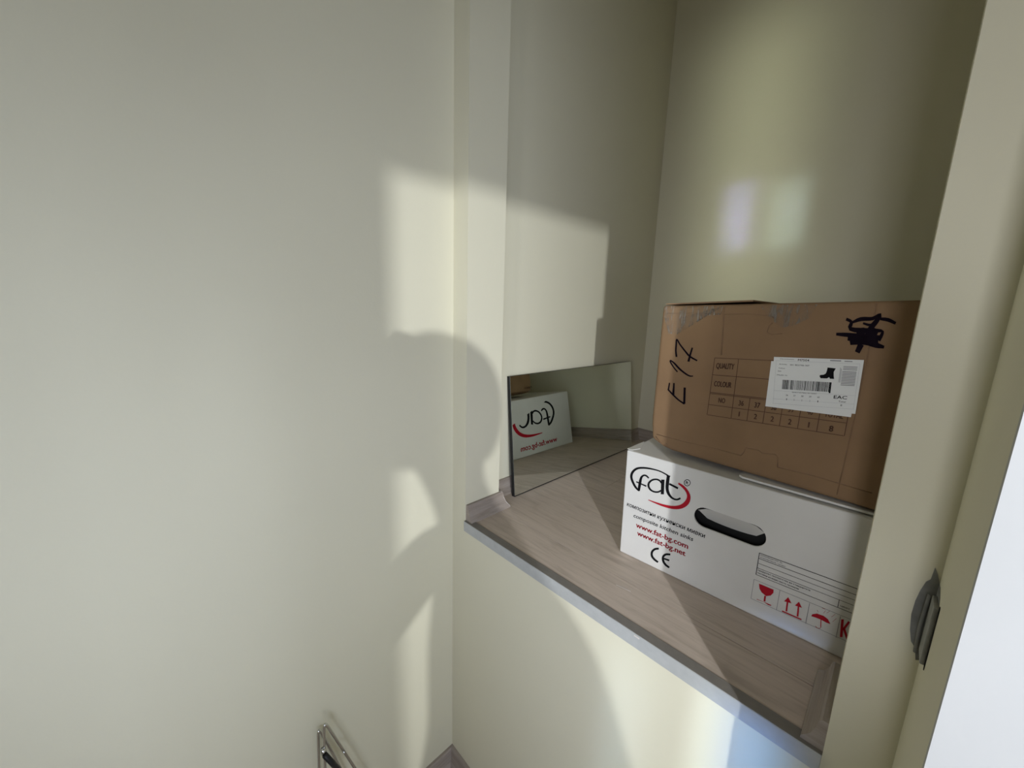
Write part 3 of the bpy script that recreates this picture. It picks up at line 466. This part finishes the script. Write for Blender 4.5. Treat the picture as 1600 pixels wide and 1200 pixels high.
tape([(-.024, .338), (-.022, .312), (-.010, .311), (-.008, .276), (.012, .275), (.014, .312), (.102, .322), (.104, .339)], label='shiny clear tape at the top left corner')
tape([(.172, .341), (.186, .322), (.197, .312), (.214, .300), (.232, .305), (.252, .318), (.262, .343)], label='wrinkled clear tape at the middle of the top edge')
# handwriting and scribble
def bpart(name, strokes, mat, e=.0009, label=None):
    bm = bmesh.new()
    for i, s in enumerate(strokes): ribbons(bm, [s], lambda a, b2, i=i: (a, -e-.00008*i, b2))
    return print_part(name, bm, M[mat], bb, label)
bpart('handwriting', BK['e17'], 'marker', label='hand-written E 17 in black marker, turned sideways')
bpart('scribble', BK['scribble'], 'marker', label='black marker scribble at the top right')
# printed size table
tl_, tr_ = .1003, .330
def hy(v, s):  # v: row level at the left edge, rises slightly to the right
    return v+(s-.1)*.058
bm = bmesh.new(); LW = .0011
for v, s1 in ((.2304, .330), (.1937, .330), (.1550, .330), (.1525, .330), (.1279, .330), (.1047, .330)):
    line(bm, (.1000, hy(v, .1)), (s1, hy(v, s1)), LW, BF)
line(bm, (.0993, .1047), (.1003, .2304), LW, BF); line(bm, (.331, hy(.1047, .331)), (.330, hy(.2304, .33)), LW, BF)
line(bm, (.1480, hy(.1047, .148)), (.1468, hy(.2304, .148)), LW, BF)
for s in (.1778, .2063, .2345, .2634, .2921): line(bm, (s, hy(.1047, s)), (s, hy(.1525, s)), LW, BF)
print_part('table_lines', bm, M['brown_print'], bb)
bm = bmesh.new(); z = .058
for s, x0, x1, v, h in (('QUALITY', .1055, .1405, .2085, .0115), ('COLOUR', .1060, .1400, .1695, .0115), ('NO', .1190, .1320, .1352, .0105),
                        ('36', .1585, .1675, .1345, .0105), ('37', .1875, .1970, .1345, .0105), ('38', .2165, .2250, .1345, .0100), ('39', .2445, .2530, .1345, .0100), ('40', .2735, .2820, .1345, .0100),
                        ('TOTAL', .2990, .3245, .1345, .0095),
                        ('1', .1610, .1634, .1115, .0105), ('2', .1895, .1945, .1110, .0105), ('2', .2185, .2235, .1110, .0105), ('2', .2475, .2525, .1105, .0105), ('1', .2780, .2804, .1100, .0105), ('8', .3090, .3145, .1090, .0105)):
    bm = bmesh.new(); text(bm, s, x0, x1, hy(v, x0), h, BF, 0 if s == '1' else .035, 0, z)
    print_part('lettering', bm, M['brown_print'], bb)
bm = bmesh.new(); text(bm, 'M7504', 0, .056, .030, .008, lambda x, h: (S0-.0012, .545-x, h), .04)
print_part('lettering', bm, M['brown_print'], bb)
# stickers: two sheets, the upper one slightly turned
def sheet(pts, e, th, name, label):
    bm = bmesh.new(); bm_prism(bm, pts, 0, 1, lambda x, y, q: Vector((x, -e-th*q, y)))
    return tag(from_bm(name, bm, M['sticker'], bb), label)
sheet([(.2047, .2354), (.2063, .1458), (.3347, .1528), (.3362, .246)], .0008, .0002, 'sticker', 'lower white sticker, nearly covered')
stk = sheet([(.2082, .2439), (.2150, .1475), (.3395, .1598), (.3371, .2522)], .0012, .0002, 'sticker', 'upper white sticker with barcode and boot picture')
TLc, TRc, BRc, BLc = Vector((.2082, .2439)), Vector((.3371, .2522)), Vector((.3405, .1610)), Vector((.2150, .1465))
def LF(u, v):   # sticker coordinates: u 0..1125 to the right, v 0..640 downwards
    a, b2 = u/1125.0, v/640.0
    p = (TLc*(1-a)+TRc*a)*(1-b2)+(BLc*(1-a)+BRc*a)*b2
    return (p.x, -.00155, p.y)
LT = lambda x, y: LF(x, 640-y)     # text wants y upwards
def stx(s, u0, u1, v, h, bold=0): text(tb, s, u0, u1, 640-v, h, LT, bold)
tb = bmesh.new()
stx('M7504', 335, 480, 40, 26, .03); stx('EAC', 838, 995, 478, 40, .03)
stx('Article:', 80, 195, 95, 16); stx('001 8027/06-36P', 235, 490, 100, 17, .01); stx('Colour', 78, 170, 145, 16); stx('Size', 70, 118, 182, 16); stx('Made in', 62, 205, 232, 16)
stx('Denomination', 90, 280, 28, 14); stx('4606275019820 06750001', 290, 620, 440, 15)
for i, (a, b2) in enumerate((('36', '1'), ('37', '2'), ('38', '2'), ('39', '2'), ('40', '1'))):
    stx(a, 212+105*i, 242+105*i, 485, 20); stx(b2, 222+105*i, 232+105*i, 538, 22)
stx('Total', 900, 985, 520, 20); stx('8', 930, 948, 566, 22)
tag(print_part('sticker_lettering', tb, M['black_print'], stk), kind='stuff')
bm = bmesh.new(); u = 150.0
rr = random.Random(5)
def rq(bm, u0, u1, v0, v1, f=None): bm.faces.new([bm.verts.new(LF(*q)) for q in ((u0, v0), (u1, v0), (u1, v1), (u0, v1))])
while u < 785:
    w = rr.choice((3, 3, 6, 6, 9, 12)); rq(bm, u, u+w, 283, 402); u += w+rr.choice((4, 4, 7, 10))
rq(bm, 770, 790, 283, 415)
tag(print_part('barcode', bm, M['black_print'], stk), kind='stuff')
bm = bmesh.new()
bm.faces.new([bm.verts.new(LF(*q)) for q in [(720, 105), (820, 112), (800, 155), (806, 205), (815, 240), (765, 240), (752, 222), (728, 238), (650, 240), (632, 215), (640, 200), (680, 195), (705, 180), (715, 150)]])
print_part('boot_picture', bm, M['black_print'], stk)
bm = bmesh.new()
for k in range(3): rq(bm, 905, 1065, 82+k*18, 90+k*18)
for k in range(10): rq(bm, 900, 1062, 142+k*18, 151+k*18)
for k in range(5): rq(bm, 870+k*5, 872+k*5, 95+6*k, 280)
rq(bm, 740, 870, 14, 26); rq(bm, 910, 1000, 18, 28)
print_part('sticker_small_print', bm, M['grey_print'], stk)
bm = bmesh.new()
for v in (45, 425, 530, 590): rq(bm, 30, 1090, v, v+3)
for uu in (35, 1085): rq(bm, uu, uu+3, 45, 590)
print_part('sticker_rule', bm, M['light_print'], stk)

# ---------------------------------------------------------------- frameless mirror leaning on the left niche wall
mb = Vector((.052, .212, .0012)); me_ = Vector((.061, .970, .0012)); mt = Vector((.0115, .212, .400))
ax = (me_-mb).normalized(); up = (mt-mb); up = (up-ax*up.dot(ax)); MHt = up.length; up.normalize(); nr = ax.cross(up)
if nr.x < 0: nr = -nr
MR = Matrix((nr, ax, up)).transposed().to_4x4()   # local x = out of the glass, y along, z up
mir = empty('wall_mirror'); mir.matrix_world = Matrix.Translation(mb) @ MR
tag(mir, 'frameless rectangular mirror leaning on the left niche wall, reflecting the white carton', 'mirror')
Wm = (me_-mb).length
box('mirror_glass', -.0015, 0, .0012, Wm, .0030, MHt, M['mirror'], mir)
tag(box('mirror_back', -.0125, -.0015, 0, Wm+.0006, 0, MHt+.0004, M['black_edge'], mir), 'black backing edge')
tag(box('bottom_edge', -.0014, .0003, 0, Wm, 0, .0029, M['black_edge'], mir), 'black lower edge')

# ---------------------------------------------------------------- chrome wire rack at the foot of the left wall
rk = tag(empty('wire_rack', (.05, -.39, ZF)), 'chrome wire folding rack leaning near the foot of the left wall', 'rack')
def loop_pts(x, yt, zt, yl, yr, zb):   # inverted V with a round top
    L = [(x, yl, zb)]; n = 8; r = .010
    dl = Vector((yl-yt, zb-zt)).normalized(); dr = Vector((yr-yt, zb-zt)).normalized()
    a = Vector((yt, zt))+dl*.03; b2 = Vector((yt, zt))+dr*.03; c = Vector((yt, zt+.0))
    for k in range(n+1):
        t = k/n; q = a*(1-t)**2+c*2*t*(1-t)+b2*t*t; L.append((x, q.x, q.y))
    L.append((x, yr, zb)); return L
def rack_part(name, pts, r, mat): 
    bm = bmesh.new(); tube(bm, [(p[0]-.05, p[1]+.39, p[2]-ZF) for p in pts], r, 8); return from_bm(name, bm, M[mat], rk, True)
rack_part('wire_frame', loop_pts(.045, -.407, -.370, -.425, -.235, ZF+.004), .0033, 'chrome')
rack_part('wire_frame', loop_pts(.020, -.414, -.405, -.432, -.28, ZF+.004), .0033, 'chrome')
for z_ in (-.50, -.62, -.74, -.86):
    t = (z_+.370)/(ZF+.370); y_ = -.407+t*.172
    rack_part('cross_wire', [(.014, y_-.003, z_), (.051, y_+.0, z_)], .0022, 'chrome')
rack_part('clip', [(.052, -.4115, -.462), (.050, -.395, -.505), (.050, -.380, -.545)], .0065, 'black_plastic')
rack_part('joint', [(.046, -.4135, -.448), (.046, -.4120, -.462)], .0062, 'chrome')

# ---------------------------------------------------------------- grey patch with strike plate on the right pillar
pt = tag(empty('strike_plate', (.949, 0, .25)), 'dull grey latch plate set in smeared grey plaster on the right pillar', 'latch')
def blob(name, pts, mat, plane, th, label=None):
    bm = bmesh.new()
    if plane == 'y': bm_prism(bm, pts, 0, 1, lambda x, y, q: Vector((x-.949, -th*q-.0001, y-.25)))
    else: bm_prism(bm, pts, 0, 1, lambda x, y, q: Vector((.95-.949-th*q-.0001, x, y-.25)))
    return tag(from_bm(name, bm, M[mat], pt), label)
blob('plaster_patch', [(.9435, .326), (.9470, .318), (.9497, .309), (.9497, .205), (.9465, .203), (.9440, .218), (.9395, .224), (.9365, .238), (.9345, .258), (.9350, .277), (.9368, .292), (.9395, .305), (.9425, .310)], 'plaster', 'y', .0005, 'smeared grey plaster')
blob('plaster_patch', [(-.0005, .308), (-.012, .309), (-.026, .304), (-.036, .296), (-.041, .280), (-.042, .228), (-.030, .222), (-.0005, .206)], 'plaster', 'x', .0004, 'smeared grey plaster')
bm = bmesh.new(); bm_box(bm, -.0035, .0008, -.041, -.012, -.024, .048, .0012, 2)
from_bm('plate', bm, M['grey_metal'], pt)
blob('slot', [(-.0445, .300), (-.0425, .302), (-.0415, .226), (-.0435, .222)], 'dark_gap', 'x', .0008, 'dark slot beside the plate')
bm = bmesh.new(); tube(bm, [(-.0045, -.004, -.035), (-.0060, -.006, 0.0), (-.0050, -.010, .045)], .0022, 6)
from_bm('latch_lip', bm, M['plaster'], pt, True)

# ---------------------------------------------------------------- the photographer behind the lens: casts the head and arm shadow on the walls
pho = tag(empty('mobile_phone'), 'black mobile phone held sideways by the photographer, outside the picture', 'phone')
pho.matrix_world = Matrix.Translation(CAM) @ ROT.to_4x4()
bm = bmesh.new(); bm_box(bm, -.118, .032, -.040, .034, .0060, .0135, .003, 2); from_bm('phone_body', bm, M['black_plastic'], pho)
bm = bmesh.new(); bm_box(bm, -.114, .028, -.036, .030, .0136, .0139); from_bm('screen', bm, M['dark_gap'], pho)
bm = bmesh.new()
for cx_, cy_ in ((0, 0), (0, .018), (-.016, .009)):
    tube(bm, [(cx_, cy_, .0062), (cx_, cy_, .0045)], .0065, 16)
from_bm('camera_lens', bm, M['dark_gap'], pho)

def P_(x, y, z): return tuple((pho.matrix_world @ Vector((x, y, z))))
verts, rad, edges = [], [], []
def V(p, r): verts.append(tuple(p)); rad.append(r); return len(verts)-1
def chain(start, pts):
    a = start
    for p, r in pts:
        b2 = V(p, r); edges.append((a, b2)); a = b2
    return a
pel = V((1.165, -.660, -.06), .110)
che = chain(pel, [((1.160, -.655, .08), .098), ((1.158, -.655, .22), .108)])
nb = chain(che, [((1.156, -.660, .345), .082)])
nk = chain(nb, [((1.154, -.678, .405), .048), ((1.150, -.700, .460), .047)])
fwd = Vector((-.62, .78, 0)).normalized(); sid = Vector((.78, .62, 0))
hc = Vector((1.148, -.722, .545))
h1 = chain(nk, [(hc+Vector((0, 0, -.035))+fwd*.012, .060), (hc+Vector((0, 0, .02)), .076), (hc+Vector((0, 0, .07))-fwd*.004, .062)])
hm = len(verts)-2
chain(len(verts)-3, [(hc+fwd*.060+Vector((0, 0, -.045)), .022)])                    # chin and mouth
chain(hm, [(hc+fwd*.088+Vector((0, 0, -.008)), .011)])                              # nose
for s_ in (-1, 1): chain(hm, [(hc+sid*s_*.080+Vector((0, 0, -.005)), .012)])        # ears
def hand(wr, palm_dir, side, curl, thumb):
    """wrist vertex index and direction frame; five fingers of unequal length curling around the phone edge"""
    w = Vector(verts[wr]); pd = Vector(palm_dir).normalized(); sd = Vector(side).normalized(); cu = Vector(curl).normalized()
    p = V(w+pd*.045, .024); edges.append((wr, p)); pc = w+pd*.045
    for k, (off, ln) in enumerate(((.030, .062), (.011, .072), (-.009, .066), (-.028, .052))):
        b2 = pc+pd*.030+sd*off
        chain(p, [(b2, .0095), (b2+pd*ln*.38+cu*ln*.12, .0088), (b2+pd*ln*.62+cu*ln*.40, .0082), (b2+pd*ln*.70+cu*ln*.72, .0072)])
    t = pc-pd*.018+sd*.024
    chain(p, [(t+Vector(thumb)*.014, .0115), (t+Vector(thumb)*.040+cu*.010, .0100), (t+Vector(thumb)*.058+cu*.026, .0085)])
ls = chain(nb, [((1.075, -.645, .335), .060), ((1.000, -.648, .310), .052)])
le = chain(ls, [((1.000, -.735, .230), .043), ((1.000, -.810, .135), .036)])
lw_t = Vector(P_(-.160, -.090, .045))
lw = chain(le, [(Vector((1.000, -.810, .135)).lerp(lw_t, .5), .031), (lw_t, .023)])
xa, ya_, za_v = [Vector(P_(*e))-CAM for e in ((1, 0, 0), (0, 1, 0), (0, 0, 1))]
hand(lw, xa*.35+ya_*.8-za_v*.35, -za_v*.3+ya_*.9-xa*.4, xa*.95-za_v*.25, ya_*.2+xa*.8+za_v*.2)
rs = chain(nb, [((1.240, -.672, .335), .060), ((1.310, -.690, .310), .052)])
re_ = chain(rs, [((1.300, -.640, .200), .043), ((1.260, -.585, .120), .037)])
rw_t = Vector(P_(.075, -.085, .055))
rw = chain(re_, [(Vector((1.260, -.585, .120)).lerp(rw_t, .5), .031), (rw_t, .023)])
hand(rw, -xa*.45+ya_*.8-za_v*.40, ya_*.9+xa*.4, -xa*.95-za_v*.2, ya_*.2-xa*.8+za_v*.2)
for s_, dx in ((-1, -.080), (1, .080)):
    hip = chain(pel, [((1.165+dx, -.665, -.13), .092)])
    chain(hip, [((1.165+dx, -.655, -.30), .078), ((1.165+dx, -.650, -.48), .058), ((1.165+dx, -.660, -.68), .052), ((1.165+dx, -.668, -.86), .040), ((1.155+dx, -.600, -.885), .036), ((1.140+dx, -.520, -.893), .026)])
me = bpy.data.meshes.new('body'); me.from_pydata(verts, edges, []); tmp = bpy.data.objects.new('tmp_body', me); COL.objects.link(tmp)
sk = tmp.modifiers.new('s', 'SKIN'); sk.branch_smoothing = .4
for i, sv in enumerate(me.skin_vertices[0].data): sv.radius = (rad[i], rad[i]); sv.use_root = (i == 0)
ss = tmp.modifiers.new('u', 'SUBSURF'); ss.levels = 2; ss.render_levels = 2
bpy.context.view_layer.update()
bme = bpy.data.meshes.new_from_object(tmp.evaluated_get(bpy.context.evaluated_depsgraph_get())); bpy.data.objects.remove(tmp)
per = tag(empty('person', (1.165, -.655, ZF)), 'person in grey sweater and dark jeans taking the photograph, outside the picture', 'person')
inv = Matrix.Translation((-1.165, .655, -ZF)); bme.transform(inv); bme.name = 'body'
for mm in ('skin', 'sweater', 'jeans', 'black_plastic'): bme.materials.append(M[mm])
lwv, rwv = inv @ lw_t, inv @ rw_t
for p in bme.polygons:
    c = p.center; p.use_smooth = True
    z = c.z+ZF
    near = min((c-lwv).length, (c-rwv).length)
    if z < -.855: p.material_index = 3
    elif z < -.06: p.material_index = 2
    elif z > .40 and (c.xy-(inv @ hc).xy).length < .12 or (c.x+1.165 < 1.06 and z > .34 and ((c-lwv).dot((lwv-(inv @ Vector((1.0, -.81, .135)))).normalized()) > -.02)) or near < .03 or (z > (rw_t.z-.02) and (c-rwv).length < .13): p.material_index = 0
    else: p.material_index = 1
bo = bpy.data.objects.new('body', bme); COL.objects.link(bo); bo.parent = per
bm = bmesh.new(); bmesh.ops.create_uvsphere(bm, u_segments=28, v_segments=18, radius=1)
hcl = inv @ hc
bmesh.ops.delete(bm, geom=[v for v in bm.verts if (v.co.y > .35 and v.co.z < .42) or v.co.z < -.72], context='VERTS')
rotm = Matrix((sid, fwd, Vector((0, 0, 1)))).transposed()
for v in bm.verts:
    c = v.co; c = Vector((c.x*.089, c.y*.094, c.z*.100+.024)); c += c.normalized()*.003*math.sin(40*c.x+25*c.z)
    v.co = hcl + rotm @ c
hair = from_bm('hair', bm, M['hair'], per, True); sm = hair.modifiers.new('t', 'SOLIDIFY'); sm.thickness = .004; sm.offset = -1
for s_ in (-1, 1):
    bm = bmesh.new(); bmesh.ops.create_uvsphere(bm, u_segments=12, v_segments=8, radius=.0115)
    q = hcl+fwd*.062+sid*s_*.030+Vector((0, 0, .010))
    for v in bm.verts: v.co += q
    from_bm('eye', bm, M['sticker'], per, True)
